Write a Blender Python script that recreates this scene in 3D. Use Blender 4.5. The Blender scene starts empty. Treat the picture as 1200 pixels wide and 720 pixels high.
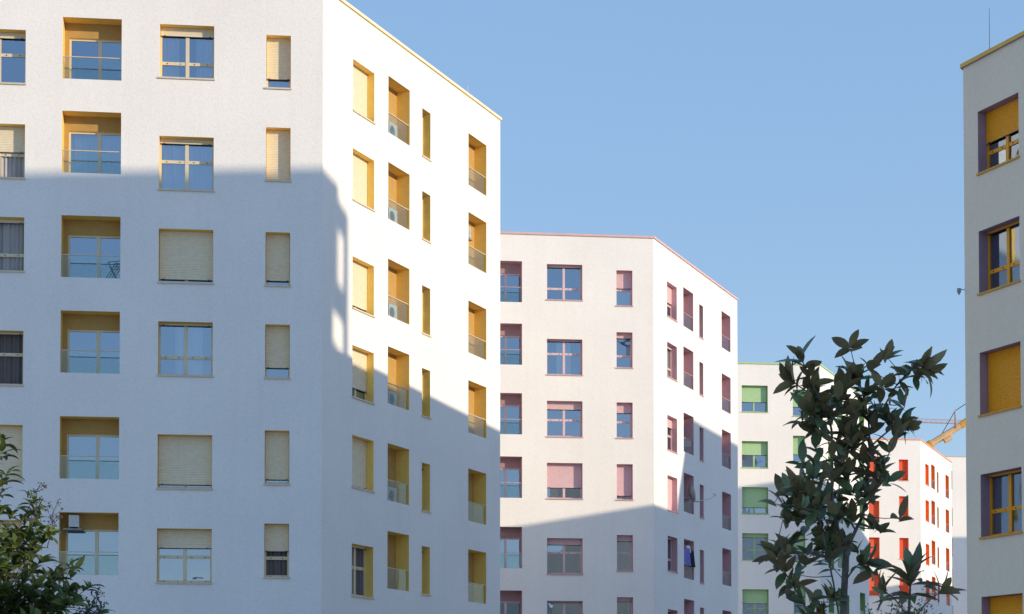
import bpy, math, random
from mathutils import Vector, Matrix
random.seed(7)
R = math.radians
sc = bpy.context.scene
COL = sc.collection

# ------------------------------------------------------------------ camera
cam_d = bpy.data.cameras.new('camera')
cam = bpy.data.objects.new('camera', cam_d); COL.objects.link(cam)
cam.location = (0, 0, 1.7)
cam.rotation_euler = (R(90 + 1.772), 0, 0)
cam_d.sensor_width = 36.0
cam_d.lens = 2200 / 1200 * 36
cam_d.shift_y = 0.3499
cam_d.clip_start = 0.1
cam_d.clip_end = 6000
sc.camera = cam

# ------------------------------------------------------------------ sky, sun, exposure
SUN_EL, SUN_AZ = 14.95, 117.0          # azimuth from +Y towards +X
world = bpy.data.worlds.new('World'); sc.world = world; world.use_nodes = True
wn = world.node_tree
sky = wn.nodes.new('ShaderNodeTexSky'); sky.sky_type = 'NISHITA'; sky.sun_disc = False
sky.sun_elevation = R(SUN_EL); sky.sun_rotation = R(SUN_AZ)
sky.altitude = 1500; sky.air_density = 1.0; sky.dust_density = 0.9; sky.ozone_density = 4.0
gam = wn.nodes.new('ShaderNodeGamma'); gam.inputs[1].default_value = 0.20
hs = wn.nodes.new('ShaderNodeHueSaturation'); hs.inputs['Saturation'].default_value = 2.5; hs.inputs['Hue'].default_value = 0.513; hs.inputs['Value'].default_value = 2.10
bg = wn.nodes['Background']; bg.inputs[1].default_value = 0.15
wn.links.new(sky.outputs[0], gam.inputs[0]); wn.links.new(gam.outputs[0], hs.inputs['Color'])
wn.links.new(hs.outputs[0], bg.inputs[0])
sun_d = bpy.data.lights.new('sun', 'SUN'); sun_d.energy = 2.1; sun_d.angle = R(0.53)
sun_d.color = (1.0, 0.81, 0.575)
sun = bpy.data.objects.new('sun', sun_d); COL.objects.link(sun)
sdir = Vector((math.sin(R(SUN_AZ)) * math.cos(R(SUN_EL)), math.cos(R(SUN_AZ)) * math.cos(R(SUN_EL)), math.sin(R(SUN_EL))))
sun.rotation_euler = sdir.to_track_quat('Z', 'Y').to_euler()
sun.location = (60, -20, 40)
sc.view_settings.view_transform = 'Standard'; sc.view_settings.look = 'None'
sc.view_settings.gamma = 1.0; sc.view_settings.use_curve_mapping = False
sc.view_settings.exposure = 0.96
sc.cycles.max_bounces = 8; sc.cycles.diffuse_bounces = 7; sc.cycles.transparent_max_bounces = 12
sc.cycles.use_denoising = True
sc.cycles.caustics_reflective = False; sc.cycles.caustics_refractive = False

# ------------------------------------------------------------------ materials
MATS = {}
def _new(name):
    m = bpy.data.materials.new(name); m.use_nodes = True
    return m, m.node_tree, m.node_tree.nodes['Principled BSDF']
def _ramp(nt, c0, c1, p0=0.3, p1=0.7):
    r = nt.nodes.new('ShaderNodeValToRGB')
    r.color_ramp.elements[0].position = p0; r.color_ramp.elements[1].position = p1
    r.color_ramp.elements[0].color = (*c0, 1); r.color_ramp.elements[1].color = (*c1, 1)
    return r
def paint(name, col, rough=0.5, vary=0.06, scale=6.0, bump=0.0, bscale=80.0, metallic=0.0):
    if name in MATS: return MATS[name]
    m, nt, b = _new(name)
    tc = nt.nodes.new('ShaderNodeTexCoord')
    n = nt.nodes.new('ShaderNodeTexNoise'); n.inputs['Scale'].default_value = scale; n.inputs['Detail'].default_value = 5
    nt.links.new(tc.outputs['Object'], n.inputs['Vector'])
    r = _ramp(nt, [c * (1 - vary) for c in col], [min(1, c * (1 + vary)) for c in col])
    nt.links.new(n.outputs['Fac'], r.inputs[0]); nt.links.new(r.outputs[0], b.inputs['Base Color'])
    b.inputs['Roughness'].default_value = rough; b.inputs['Metallic'].default_value = metallic
    if bump:
        n2 = nt.nodes.new('ShaderNodeTexNoise'); n2.inputs['Scale'].default_value = bscale; n2.inputs['Detail'].default_value = 3
        nt.links.new(tc.outputs['Object'], n2.inputs['Vector'])
        bp = nt.nodes.new('ShaderNodeBump'); bp.inputs['Strength'].default_value = bump; bp.inputs['Distance'].default_value = 0.02
        nt.links.new(n2.outputs['Fac'], bp.inputs['Height']); nt.links.new(bp.outputs[0], b.inputs['Normal'])
    MATS[name] = m
    return m
def stucco(name, col):
    """Rendered wall: grainy float finish, faint patches and faint vertical weather streaks."""
    if name in MATS: return MATS[name]
    m, nt, b = _new(name)
    L = nt.links.new
    tc = nt.nodes.new('ShaderNodeTexCoord')
    big = nt.nodes.new('ShaderNodeTexNoise'); big.inputs['Scale'].default_value = 0.35; big.inputs['Detail'].default_value = 6
    L(tc.outputs['Object'], big.inputs['Vector'])
    r1 = _ramp(nt, [c * 0.975 for c in col], [min(1, c * 1.02) for c in col], 0.35, 0.65)
    L(big.outputs['Fac'], r1.inputs[0])
    mp = nt.nodes.new('ShaderNodeMapping'); mp.inputs['Scale'].default_value = (2.2, 2.2, 0.12)
    L(tc.outputs['Object'], mp.inputs['Vector'])
    st = nt.nodes.new('ShaderNodeTexNoise'); st.inputs['Scale'].default_value = 1.6; st.inputs['Detail'].default_value = 4
    L(mp.outputs[0], st.inputs['Vector'])
    r2 = _ramp(nt, (0.982, 0.98, 0.976), (1, 1, 1), 0.32, 0.55)
    L(st.outputs['Fac'], r2.inputs[0])
    gr = nt.nodes.new('ShaderNodeTexNoise'); gr.inputs['Scale'].default_value = 16; gr.inputs['Detail'].default_value = 4; gr.inputs['Roughness'].default_value = 0.75
    L(tc.outputs['Object'], gr.inputs['Vector'])
    r3 = _ramp(nt, (0.91, 0.91, 0.91), (1.0, 1.0, 1.0), 0.32, 0.56)
    L(gr.outputs['Fac'], r3.inputs[0])
    m1 = nt.nodes.new('ShaderNodeMixRGB'); m1.blend_type = 'MULTIPLY'; m1.inputs[0].default_value = 1
    m2 = nt.nodes.new('ShaderNodeMixRGB'); m2.blend_type = 'MULTIPLY'; m2.inputs[0].default_value = 1
    L(r1.outputs[0], m1.inputs[1]); L(r2.outputs[0], m1.inputs[2])
    L(m1.outputs[0], m2.inputs[1]); L(r3.outputs[0], m2.inputs[2])
    L(m2.outputs[0], b.inputs['Base Color'])
    b.inputs['Roughness'].default_value = 0.9; b.inputs['Specular IOR Level'].default_value = 0.2
    bp = nt.nodes.new('ShaderNodeBump'); bp.inputs['Strength'].default_value = 0.28; bp.inputs['Distance'].default_value = 0.025
    L(gr.outputs['Fac'], bp.inputs['Height']); L(bp.outputs[0], b.inputs['Normal'])
    MATS[name] = m
    return m
def glass(name, refl=0.47, tint=(0.84, 0.88, 0.90), wav=0.0022, top=0.95, gcol=(0.66, 0.80, 0.96)):
    if name in MATS: return MATS[name]
    m = bpy.data.materials.new(name); m.use_nodes = True
    nt = m.node_tree; nt.nodes.clear(); L = nt.links.new
    out = nt.nodes.new('ShaderNodeOutputMaterial')
    tr = nt.nodes.new('ShaderNodeBsdfTransparent'); tr.inputs[0].default_value = (*tint, 1)
    gl = nt.nodes.new('ShaderNodeBsdfGlossy'); gl.inputs['Roughness'].default_value = 0.0
    gl.inputs['Color'].default_value = (*gcol, 1)
    tc = nt.nodes.new('ShaderNodeTexCoord')
    n = nt.nodes.new('ShaderNodeTexNoise'); n.inputs['Scale'].default_value = 1.7; n.inputs['Detail'].default_value = 1
    L(tc.outputs['Object'], n.inputs['Vector'])
    bp = nt.nodes.new('ShaderNodeBump'); bp.inputs['Strength'].default_value = 1.0; bp.inputs['Distance'].default_value = wav
    L(n.outputs['Fac'], bp.inputs['Height']); L(bp.outputs[0], gl.inputs['Normal'])
    lw = nt.nodes.new('ShaderNodeLayerWeight'); lw.inputs[0].default_value = 0.35
    mr = nt.nodes.new('ShaderNodeMapRange'); mr.inputs['To Min'].default_value = refl; mr.inputs['To Max'].default_value = top
    L(lw.outputs['Fresnel'], mr.inputs['Value'])
    mx = nt.nodes.new('ShaderNodeMixShader')
    L(mr.outputs[0], mx.inputs[0]); L(tr.outputs[0], mx.inputs[1]); L(gl.outputs[0], mx.inputs[2])
    L(mx.outputs[0], out.inputs[0])
    MATS[name] = m
    return m
def leafmat(name, top, under, rough=0.4, trans=0.25, spec=0.5):
    if name in MATS: return MATS[name]
    m, nt, b = _new(name); L = nt.links.new
    geo = nt.nodes.new('ShaderNodeNewGeometry')
    ra = _ramp(nt, [c * 0.6 for c in top], [min(1, c * 1.45) for c in top], 0, 1)
    L(geo.outputs['Random Per Island'], ra.inputs[0])
    ua = _ramp(nt, [c * 0.65 for c in under], [min(1, c * 1.4) for c in under], 0, 1)
    L(geo.outputs['Random Per Island'], ua.inputs[0])
    mx = nt.nodes.new('ShaderNodeMixRGB'); L(geo.outputs['Backfacing'], mx.inputs[0])
    L(ra.outputs[0], mx.inputs[1]); L(ua.outputs[0], mx.inputs[2])
    L(mx.outputs[0], b.inputs['Base Color'])
    b.inputs['Roughness'].default_value = rough; b.inputs['Specular IOR Level'].default_value = spec
    t = nt.nodes.new('ShaderNodeBsdfTranslucent'); L(mx.outputs[0], t.inputs[0])
    ms = nt.nodes.new('ShaderNodeMixShader'); ms.inputs[0].default_value = trans
    out = nt.nodes['Material Output']
    L(b.outputs[0], ms.inputs[1]); L(t.outputs[0], ms.inputs[2]); L(ms.outputs[0], out.inputs[0])
    MATS[name] = m
    return m
WALL = stucco('white_stucco', (0.90, 0.885, 0.86))
WALLR = stucco('grey_stucco', (0.96, 0.80, 0.62))
WALLF = stucco('beige_stucco', (0.62, 0.56, 0.47))
ROOF = paint('roof_felt', (0.3, 0.29, 0.28), 0.9, 0.2, 2)
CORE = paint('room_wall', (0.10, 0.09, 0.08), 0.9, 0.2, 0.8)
GLASS = glass('window_glass')
GUARD = glass('guard_glass', refl=0.05, tint=(0.90, 0.95, 0.94), wav=0.001, top=0.12, gcol=(0.95, 0.97, 1))
DARK = paint('dark_rubber', (0.03, 0.03, 0.03), 0.6)
METAL = paint('light_metal', (0.6, 0.6, 0.6), 0.35, 0.05, 6, metallic=0.6)
SHEER = paint('sheer_curtain', (0.88, 0.88, 0.86), 0.9, 0.05, 3)
GREYC = paint('grey_curtain', (0.42, 0.42, 0.44), 0.9, 0.08, 3)
DARKC = paint('dark_blind', (0.16, 0.145, 0.15), 0.9, 0.06, 3)
BROWNC = paint('brown_backing', (0.22, 0.17, 0.08), 0.9, 0.1, 3)  # brown tone stands in for an open interior and a reflected building
def theme(n, reveal, niche, frame, shutter, sill, coping):
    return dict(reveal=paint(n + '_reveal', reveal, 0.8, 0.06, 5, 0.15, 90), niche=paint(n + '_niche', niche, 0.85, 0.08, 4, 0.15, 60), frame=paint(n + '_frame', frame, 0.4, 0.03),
                shutter=paint(n + '_shutter', shutter, 0.5, 0.05, 9), sill=paint(n + '_sill', sill, 0.6, 0.06),
                coping=paint(n + '_coping', coping, 0.5, 0.08, 3))
TH = {
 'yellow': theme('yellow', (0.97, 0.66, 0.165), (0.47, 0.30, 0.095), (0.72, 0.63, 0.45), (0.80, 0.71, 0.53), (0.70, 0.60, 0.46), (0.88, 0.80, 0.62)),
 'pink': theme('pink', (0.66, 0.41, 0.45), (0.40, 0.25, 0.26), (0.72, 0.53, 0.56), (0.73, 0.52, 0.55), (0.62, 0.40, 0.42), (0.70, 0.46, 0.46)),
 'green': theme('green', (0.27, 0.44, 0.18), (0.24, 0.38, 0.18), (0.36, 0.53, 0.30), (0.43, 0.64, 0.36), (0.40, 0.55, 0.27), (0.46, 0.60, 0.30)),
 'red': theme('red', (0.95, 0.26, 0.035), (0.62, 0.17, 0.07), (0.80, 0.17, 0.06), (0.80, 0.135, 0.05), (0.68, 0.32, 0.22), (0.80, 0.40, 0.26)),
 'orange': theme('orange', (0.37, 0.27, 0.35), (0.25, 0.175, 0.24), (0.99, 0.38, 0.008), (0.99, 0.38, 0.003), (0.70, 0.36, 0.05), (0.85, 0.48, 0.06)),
 'plain': theme('plain', (0.5, 0.48, 0.45), (0.5, 0.48, 0.45), (0.5, 0.48, 0.45), (0.5, 0.48, 0.45), (0.5, 0.48, 0.45), (0.55, 0.52, 0.48)),
}

# ------------------------------------------------------------------ mesh helpers
class MB:
    def __init__(self): self.v = []; self.f = []; self.m = []
    def quad(self, a, b, c, d, mi=0):
        i = len(self.v); self.v += [a, b, c, d]; self.f.append((i, i + 1, i + 2, i + 3)); self.m.append(mi)
    def poly(self, pts, mi=0):
        i = len(self.v); self.v += list(pts); self.f.append(tuple(range(i, i + len(pts)))); self.m.append(mi)
    def box(self, x0, x1, y0, y1, z0, z1, mi=0):
        i = len(self.v)
        self.v += [(x0, y0, z0), (x1, y0, z0), (x1, y1, z0), (x0, y1, z0), (x0, y0, z1), (x1, y0, z1), (x1, y1, z1), (x0, y1, z1)]
        for q in ((0, 3, 2, 1), (4, 5, 6, 7), (0, 1, 5, 4), (1, 2, 6, 5), (2, 3, 7, 6), (3, 0, 4, 7)):
            self.f.append(tuple(i + k for k in q)); self.m.append(mi)
    def prism(self, pts, z0, z1, mi=0, cap=True):
        n = len(pts); i = len(self.v)
        self.v += [(p[0], p[1], z0) for p in pts] + [(p[0], p[1], z1) for p in pts]
        for k in range(n):
            self.f.append((i + k, i + (k + 1) % n, i + n + (k + 1) % n, i + n + k)); self.m.append(mi)
        if cap:
            self.f.append(tuple(i + n + k for k in range(n))); self.m.append(mi)
            self.f.append(tuple(i + n - 1 - k for k in range(n))); self.m.append(mi)
    def tube(self, pts, rad, n=8, mi=0):
        """Tapered tube through points; rad is a number or one radius per point."""
        pts = [Vector(p) for p in pts]
        rs = rad if isinstance(rad, (list, tuple)) else [rad] * len(pts)
        base = len(self.v); up = None
        for k, p in enumerate(pts):
            t = (pts[min(k + 1, len(pts) - 1)] - pts[max(k - 1, 0)]).normalized()
            if up is None: up = Vector((0, 0, 1)) if abs(t.z) < 0.9 else Vector((1, 0, 0))
            s = t.cross(up).normalized(); up = s.cross(t).normalized()
            for j in range(n):
                a = 2 * math.pi * j / n
                self.v.append(tuple(p + (s * math.cos(a) + up * math.sin(a)) * rs[k]))
        for k in range(len(pts) - 1):
            for j in range(n):
                a = base + k * n + j; b = base + k * n + (j + 1) % n
                self.f.append((a, b, b + n, a + n)); self.m.append(mi)
        self.f.append(tuple(base + n - 1 - j for j in range(n))); self.m.append(mi)
        e = base + (len(pts) - 1) * n
        self.f.append(tuple(e + j for j in range(n))); self.m.append(mi)
    def build(self, name, mats, parent=None, smooth=False, loc=None, rotz=0.0):
        me = bpy.data.meshes.new(name); me.from_pydata(self.v, [], self.f)
        for m in (mats if isinstance(mats, (list, tuple)) else [mats]): me.materials.append(m)
        if any(self.m): me.polygons.foreach_set('material_index', self.m)
        if smooth: me.polygons.foreach_set('use_smooth', [True] * len(self.f))
        me.update()
        o = bpy.data.objects.new(name, me); COL.objects.link(o)
        if parent: o.parent = parent
        if loc is not None: o.location = loc
        o.rotation_euler.z = rotz
        return o
def thing(name, label, cat, loc=(0, 0, 0), rotz=0.0, group=None):
    o = bpy.data.objects.new(name, None); COL.objects.link(o); o.empty_display_size = 0.5
    o.location = loc; o.rotation_euler.z = rotz
    return tag(o, label, cat, group)
def tag(o, label, cat, group=None):
    o['label'] = label; o['category'] = cat
    if group: o['group'] = group
    return o

# ------------------------------------------------------------------ ground
g = MB(); g.quad((-2500, -2500, 0), (2500, -2500, 0), (2500, 2500, 0), (-2500, 2500, 0))
go = g.build('ground', paint('paving', (0.34, 0.34, 0.34), 0.9, 0.25, 0.4, 0.2, 6)); go['kind'] = 'structure'

# ------------------------------------------------------------------ window and balcony kits (local: x along face, y into wall, z up)
def make_window(bld, loc, rot, W, H, th, drop=0.06, tr=None, curtain=None, dep=0.295, glazed=True):
    """drop: share of the opening covered by the roller shutter; tr: height share of the transom."""
    fb = MB(); y0, y1 = dep, dep + 0.06; t = 0.055
    zb = 0.05
    wide = W > 1.2
    fb.box(0, t, y0, y1, zb, H); fb.box(W - t, W, y0, y1, zb, H)
    fb.box(t, W - t, y0, y1, H - t, H); fb.box(t, W - t, y0 + 0.002, y1, zb, zb + 0.075)
    xs = [(t, W - t)]
    if wide:
        c = W * 0.5; fb.box(c - 0.055, c + 0.055, y0 - 0.012, y1, zb + 0.075, H - t); xs = [(t, c - 0.055), (c + 0.055, W - t)]
    zs = [(zb + 0.075, H - t)]
    if tr:
        zt = tr * H
        for a, b in xs:
            fb.box(a, b, y0 + 0.004, y1, zt - 0.05, zt + 0.05)
            for q in (0.22, 0.78): fb.box(a + (b - a) * q - 0.016, a + (b - a) * q + 0.016, y0 - 0.008, y0 + 0.004, zt - 0.016, zt + 0.012, 1)
        zs = [(zb + 0.075, zt - 0.05), (zt + 0.05, H - t)]
    for a, b in xs:
        for q in (0.2, 0.8): fb.box(a + (b - a) * q - 0.016, a + (b - a) * q + 0.016, y0 - 0.008, y0 + 0.002, zb + 0.02, zb + 0.045, 1)
    w = fb.build('window', [th['frame'], DARK], bld, loc=loc, rotz=rot)
    pb = MB(); yp = dep + 0.03
    for a, b in xs:
        for c0, c1 in zs:
            j = [random.uniform(-0.004, 0.004) for _ in range(3)]
            pb.quad((a, yp + j[0], c0), (b, yp - j[0], c0), (b, yp - j[0] + j[1], c1), (a, yp + j[0] + j[1], c1))
    if glazed: pb.build('pane', GLASS, w)
    rv = MB(); d = dep + 0.06
    rv.quad((0, 0, 0), (0, d, 0), (0, d, H), (0, 0, H)); rv.quad((W, d, 0), (W, 0, 0), (W, 0, H), (W, d, H))
    rv.quad((0, 0, H), (0, d, H), (W, d, H), (W, 0, H)); rv.quad((0, d, 0), (0, 0, 0), (W, 0, 0), (W, d, 0))
    rv.build('reveal', th['reveal'], w)
    sb = MB(); sb.box(0.004, W - 0.004, 0.0, dep - 0.003, 0.004, 0.048); sb.box(-0.035, W + 0.035, -0.045, -0.001, 0.0, 0.048)
    sb.build('sill', th['sill'], w)
    if drop > 0.01:
        s = MB(); ys = dep - 0.045; zt = H - 0.004; z = zt; end = H * (1 - drop) if drop < 0.995 else 0.055
        x0, x1 = 0.012, W - 0.012
        while z - 0.052 > end + 0.03:
            s.quad((x0, ys + 0.011, z), (x0, ys, z - 0.026), (x1, ys, z - 0.026), (x1, ys + 0.011, z))
            s.quad((x0, ys, z - 0.026), (x0, ys + 0.011, z - 0.052), (x1, ys + 0.011, z - 0.052), (x1, ys, z - 0.026))
            z -= 0.052
        s.quad((x0, ys + 0.011, z), (x0, ys + 0.002, z - 0.004), (x1, ys + 0.002, z - 0.004), (x1, ys + 0.011, z))
        s.quad((x0, ys + 0.002, z - 0.004), (x0, ys + 0.002, end + 0.02), (x1, ys + 0.002, end + 0.02), (x1, ys + 0.002, z - 0.004))
        s.box(x0, x1, ys - 0.004, ys + 0.02, end + 0.002, end + 0.018, 1)
        s.box(x0 + W * 0.06, x0 + W * 0.06 + 0.05, ys - 0.022, ys - 0.005, end + 0.004, end + 0.032, 1)
        s.box(x1 - W * 0.06 - 0.05, x1 - W * 0.06, ys - 0.022, ys - 0.005, end + 0.004, end + 0.032, 1)
        s.build('shutter', [th['shutter'], paint('shutter_edge', (0.11, 0.10, 0.09), 0.6)], w)
    if curtain: make_curtain(w, W, 0.05, H, dep + (0.10 if glazed else 0.075), curtain)
    return w
def make_curtain(par, W, z0, z1, y, spec):
    """spec: (material, [(from, to), ...]) in shares of the width; one softly pleated cloth per window."""
    mat, spans = spec
    c = MB(); ph = random.uniform(0, 6)
    for a, b in spans:
        n = max(6, int((b - a) * W / 0.03))
        ps = []
        for k in range(n + 1):
            x = W * (a + (b - a) * k / n)
            ps.append((x, y + 0.03 * math.sin(x * 46 + ph) + 0.018 * math.sin(x * 17 + ph * 2)))
        for k in range(n):
            (xa, ya), (xb, yb) = ps[k], ps[k + 1]
            c.quad((xa, ya, z0), (xb, yb, z0), (xb, yb, z1), (xa, ya, z1))
    c.build('curtain', mat, par, smooth=True)
def make_balcony(bld, loc, rot, W, H, th, doors=((0.20, 1.02), (1.13, 1.78)), curtain=None, dep=0.5):
    n = MB(); dt = H - 0.46                                        # door head height
    fl = -0.3
    n.quad((0, 0, fl), (0, dep, fl), (0, dep, H), (0, 0, H)); n.quad((W, dep, fl), (W, 0, fl), (W, 0, H), (W, dep, H))
    n.quad((0, 0, H), (0, dep, H), (W, dep, H), (W, 0, H)); n.quad((0, dep, fl), (0, 0.12, fl), (W, 0.12, fl), (W, dep, fl))
    n.quad((0, 0.12, 0), (0, 0, 0), (W, 0, 0), (W, 0.12, 0)); n.quad((0, 0.12, fl), (0, 0.12, 0), (W, 0.12, 0), (W, 0.12, fl))
    xa, xb = doors[0][0] - 0.05, doors[-1][1] + 0.05; xb = min(xb, W - 0.02)
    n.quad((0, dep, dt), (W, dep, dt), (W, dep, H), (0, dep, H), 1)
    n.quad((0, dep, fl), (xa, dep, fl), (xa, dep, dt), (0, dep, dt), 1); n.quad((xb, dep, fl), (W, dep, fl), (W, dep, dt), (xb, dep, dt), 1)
    n.quad((xa, dep, fl), (xa, dep + 0.14, fl), (xa, dep + 0.14, dt), (xa, dep, dt)); n.quad((xb, dep + 0.14, fl), (xb, dep, fl), (xb, dep, dt), (xb, dep + 0.14, dt))
    n.quad((xa, dep, dt), (xa, dep + 0.14, dt), (xb, dep + 0.14, dt), (xb, dep, dt))
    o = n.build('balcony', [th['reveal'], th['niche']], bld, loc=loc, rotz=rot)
    f = MB(); p = MB(); y0, y1 = dep + 0.06, dep + 0.12
    f.box(xa, xb, y0, y1, dt - 0.07, dt)
    edges = [xa] + [v for d in doors for v in d] + [xb]
    for k in range(0, len(edges), 2): f.box(edges[k], min(edges[k + 1], xb), y0 - 0.004, y1, fl, dt - 0.07)
    for a, b in doors:
        b = min(b, xb)
        f.box(a, b, y0, y1, fl, fl + 0.12)
        j = [random.uniform(-0.004, 0.004) for _ in range(2)]
        p.quad((a, y0 + 0.03 + j[0], fl + 0.12), (b, y0 + 0.03 - j[0], fl + 0.12), (b, y0 + 0.03 - j[0] + j[1], dt - 0.07), (a, y0 + 0.03 + j[0] + j[1], dt - 0.07))
    f.build('door_frame', th['frame'], o); p.build('pane', GLASS, o)
    gg = MB(); gg.box(0.01, W - 0.01, 0.05, 0.062, 0.01, 0.69); gg.build('glass_guard', GUARD, o)
    h = MB(); h.box(0.004, W - 0.004, 0.038, 0.074, 0.69, 0.715); h.build('handrail', th['sill'], o)
    if curtain: make_curtain(o, W, fl, dt, dep + 0.26, curtain)
    return o

# ------------------------------------------------------------------ buildings
def offset_poly(pts, d):
    """Offset a counter-clockwise convex polygon outwards by d."""
    n = len(pts); out = []
    for k in range(n):
        a, b, c = Vector(pts[k - 1]), Vector(pts[k]), Vector(pts[(k + 1) % n])
        e1 = (b - a).normalized(); e2 = (c - b).normalized()
        n1 = Vector((e1.y, -e1.x)); n2 = Vector((e2.y, -e2.x))
        m = (n1 + n2).normalized()
        out.append(tuple(b + m * (d / max(0.3, m.dot(n1)))))
    return out
def make_building(P0, pts, top, wall, th, label, faces=(), core=True, name='apartment_building', group=None, cope=(0.06, 0.09), extra=None):
    """pts: footprint relative to P0, counter-clockwise. faces: (edge index, openings) with openings
    (u0, u1, ztop, h) measured along the edge from its first corner."""
    o = thing(name, label, 'building', (P0[0], P0[1], 0), group=group)
    w = MB(); n = len(pts); fd = dict(faces)
    for k in range(n):
        a, b = Vector(pts[k]), Vector(pts[(k + 1) % n]); L = (b - a).length; e = (b - a) / L
        P = lambda u, z: (a.x + e.x * u, a.y + e.y * u, z)
        ops = fd.get(k, [])
        if not ops:
            w.quad(P(0, 0), P(L, 0), P(L, top), P(0, top)); continue
        cols = sorted({(q[0], q[1]) for q in ops}); u = 0.0
        for c in cols:
            w.quad(P(u, 0), P(c[0], 0), P(c[0], top), P(u, top))
            z = 0.0
            for q in sorted([q for q in ops if (q[0], q[1]) == c], key=lambda q: q[2]):
                w.quad(P(c[0], z), P(c[1], z), P(c[1], q[2] - q[3]), P(c[0], q[2] - q[3])); z = q[2]
            w.quad(P(c[0], z), P(c[1], z), P(c[1], top), P(c[0], top)); u = c[1]
        w.quad(P(u, 0), P(L, 0), P(L, top), P(u, top))
    w.build('wall', wall, o)
    r = MB(); r.poly([(p[0], p[1], top - 0.3) for p in offset_poly(pts, -0.02)]); r.build('roof', ROOF, o)
    c = MB(); po, pi = offset_poly(pts, cope[0]), offset_poly(pts, -0.32)
    for k in range(n):
        j = (k + 1) % n; z0, z1 = top - 0.004, top + cope[1]
        c.quad((*po[k], z0), (*po[j], z0), (*po[j], z1), (*po[k], z1)); c.quad((*pi[j], z0), (*pi[k], z0), (*pi[k], z1), (*pi[j], z1))
        c.quad((*po[k], z1), (*po[j], z1), (*pi[j], z1), (*pi[k], z1)); c.quad((*pi[k], z0), (*pi[j], z0), (*po[j], z0), (*po[k], z0), 1)
    c.build('coping', [th['coping'], th['reveal']], o)
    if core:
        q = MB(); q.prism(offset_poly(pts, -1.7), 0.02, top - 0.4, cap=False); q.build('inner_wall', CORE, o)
    return o
AL, BE = R(6.72), R(67.0)
def hexagon(L=13.95):
    p = [Vector((0, 0))]
    for d in (AL, BE, AL + R(120.3), AL + R(180), BE + R(180)):
        p.append(p[-1] + Vector((math.cos(d), math.sin(d))) * L)
    s = p[1].copy()
    return [tuple(v - s) for v in p]          # index 0 left end of face A, 1 the near corner, 2 far end of face B
HEX = hexagon()
LA = 13.95
# openings of the standard block: columns from the photographed facade, metres from the near corner
A_COLS = {'w0': (-10.73, -9.07, [22.95, 20.03, 17.16, 13.67, 10.79, 7.88]),
          'b1': (-7.96, -6.18, [23.41, 20.50, 17.27, 14.33, 11.08, 8.14]),
          'w2': (-5.02, -3.36, [23.32, 19.83, 16.95, 14.07, 10.58, 7.68]),
          'n3': (-1.755, -1.00, [23.12, 20.22, 16.94, 14.06, 10.76, 7.87])}
B_COLS = {'w1': (2.00, 3.50, [23.10, 20.20, 16.70, 13.83, 10.94, 7.45]),
          'b2': (4.52, 6.14, [23.36, 20.45, 17.20, 14.26, 11.02, 8.09]),
          'n3': (7.13, 7.79, [23.06, 20.16, 16.87, 13.99, 10.71, 7.82]),
          'b4': (11.02, 12.65, [23.32, 20.41, 17.15, 14.22, 10.99, 8.04])}
STEP = {'w': 3.0, 'b': 3.0, 'n': 3.0}
def standard_block(P0, dz, th, label, optA, optB, skip=(), b4=None, group='hexagonal apartment blocks along the street', top=24.67, lower=True):
    """optA/optB: per column a list of per-row option dicts."""
    fa, fb, made = [], [], []
    for face, cols, opts, lst in (('A', A_COLS, optA, fa), ('B', B_COLS, optB, fb)):
        for k, (u0, u1, tops) in cols.items():
            if (face, k) in skip: continue
            if face == 'B' and k == 'b4' and b4: tops = b4
            h = 1.91 if k[0] == 'b' else 1.70
            tt = [t + dz for t in tops]
            if lower: tt.append(tt[-1] - (3.24 if k[0] == 'b' else 2.9))
            for i, t in enumerate(tt):
                s = LA if face == 'A' else 0
                q = (u0 + s, u1 + s, t, h)
                lst.append(q); made.append((face, k, i, q))
    o = make_building(P0, HEX, top + dz, WALL, th, label, ((0, fa), (1, fb)), group=group)
    for face, k, i, q in made:
        ang = AL if face == 'A' else BE; st = HEX[0] if face == 'A' else HEX[1]
        loc = (st[0] + math.cos(ang) * q[0], st[1] + math.sin(ang) * q[0], q[2] - q[3])
        op = (optA if face == 'A' else optB).get(k, []); op = op[i] if i < len(op) else {}
        if k[0] == 'b' and face == 'B': op = dict(op, doors=((0.10, 0.80),))
        if k[0] == 'b': make_balcony(o, loc, ang, q[1] - q[0], q[3], th, **op)
        else: make_window(o, loc, ang, q[1] - q[0], q[3], th, **op)
    return o
def W_(drop=0.06, tr=None, curtain=None, glazed=True): return dict(drop=drop, tr=tr, curtain=curtain, glazed=glazed)
full = lambda m: (m, [(0.02, 0.98)])
left = lambda m: (m, [(0.03, 0.42)])
split = lambda m: (m, [(0.02, 0.34), (0.66, 0.98)])
P1 = (-5.90, 58.0)
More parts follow.
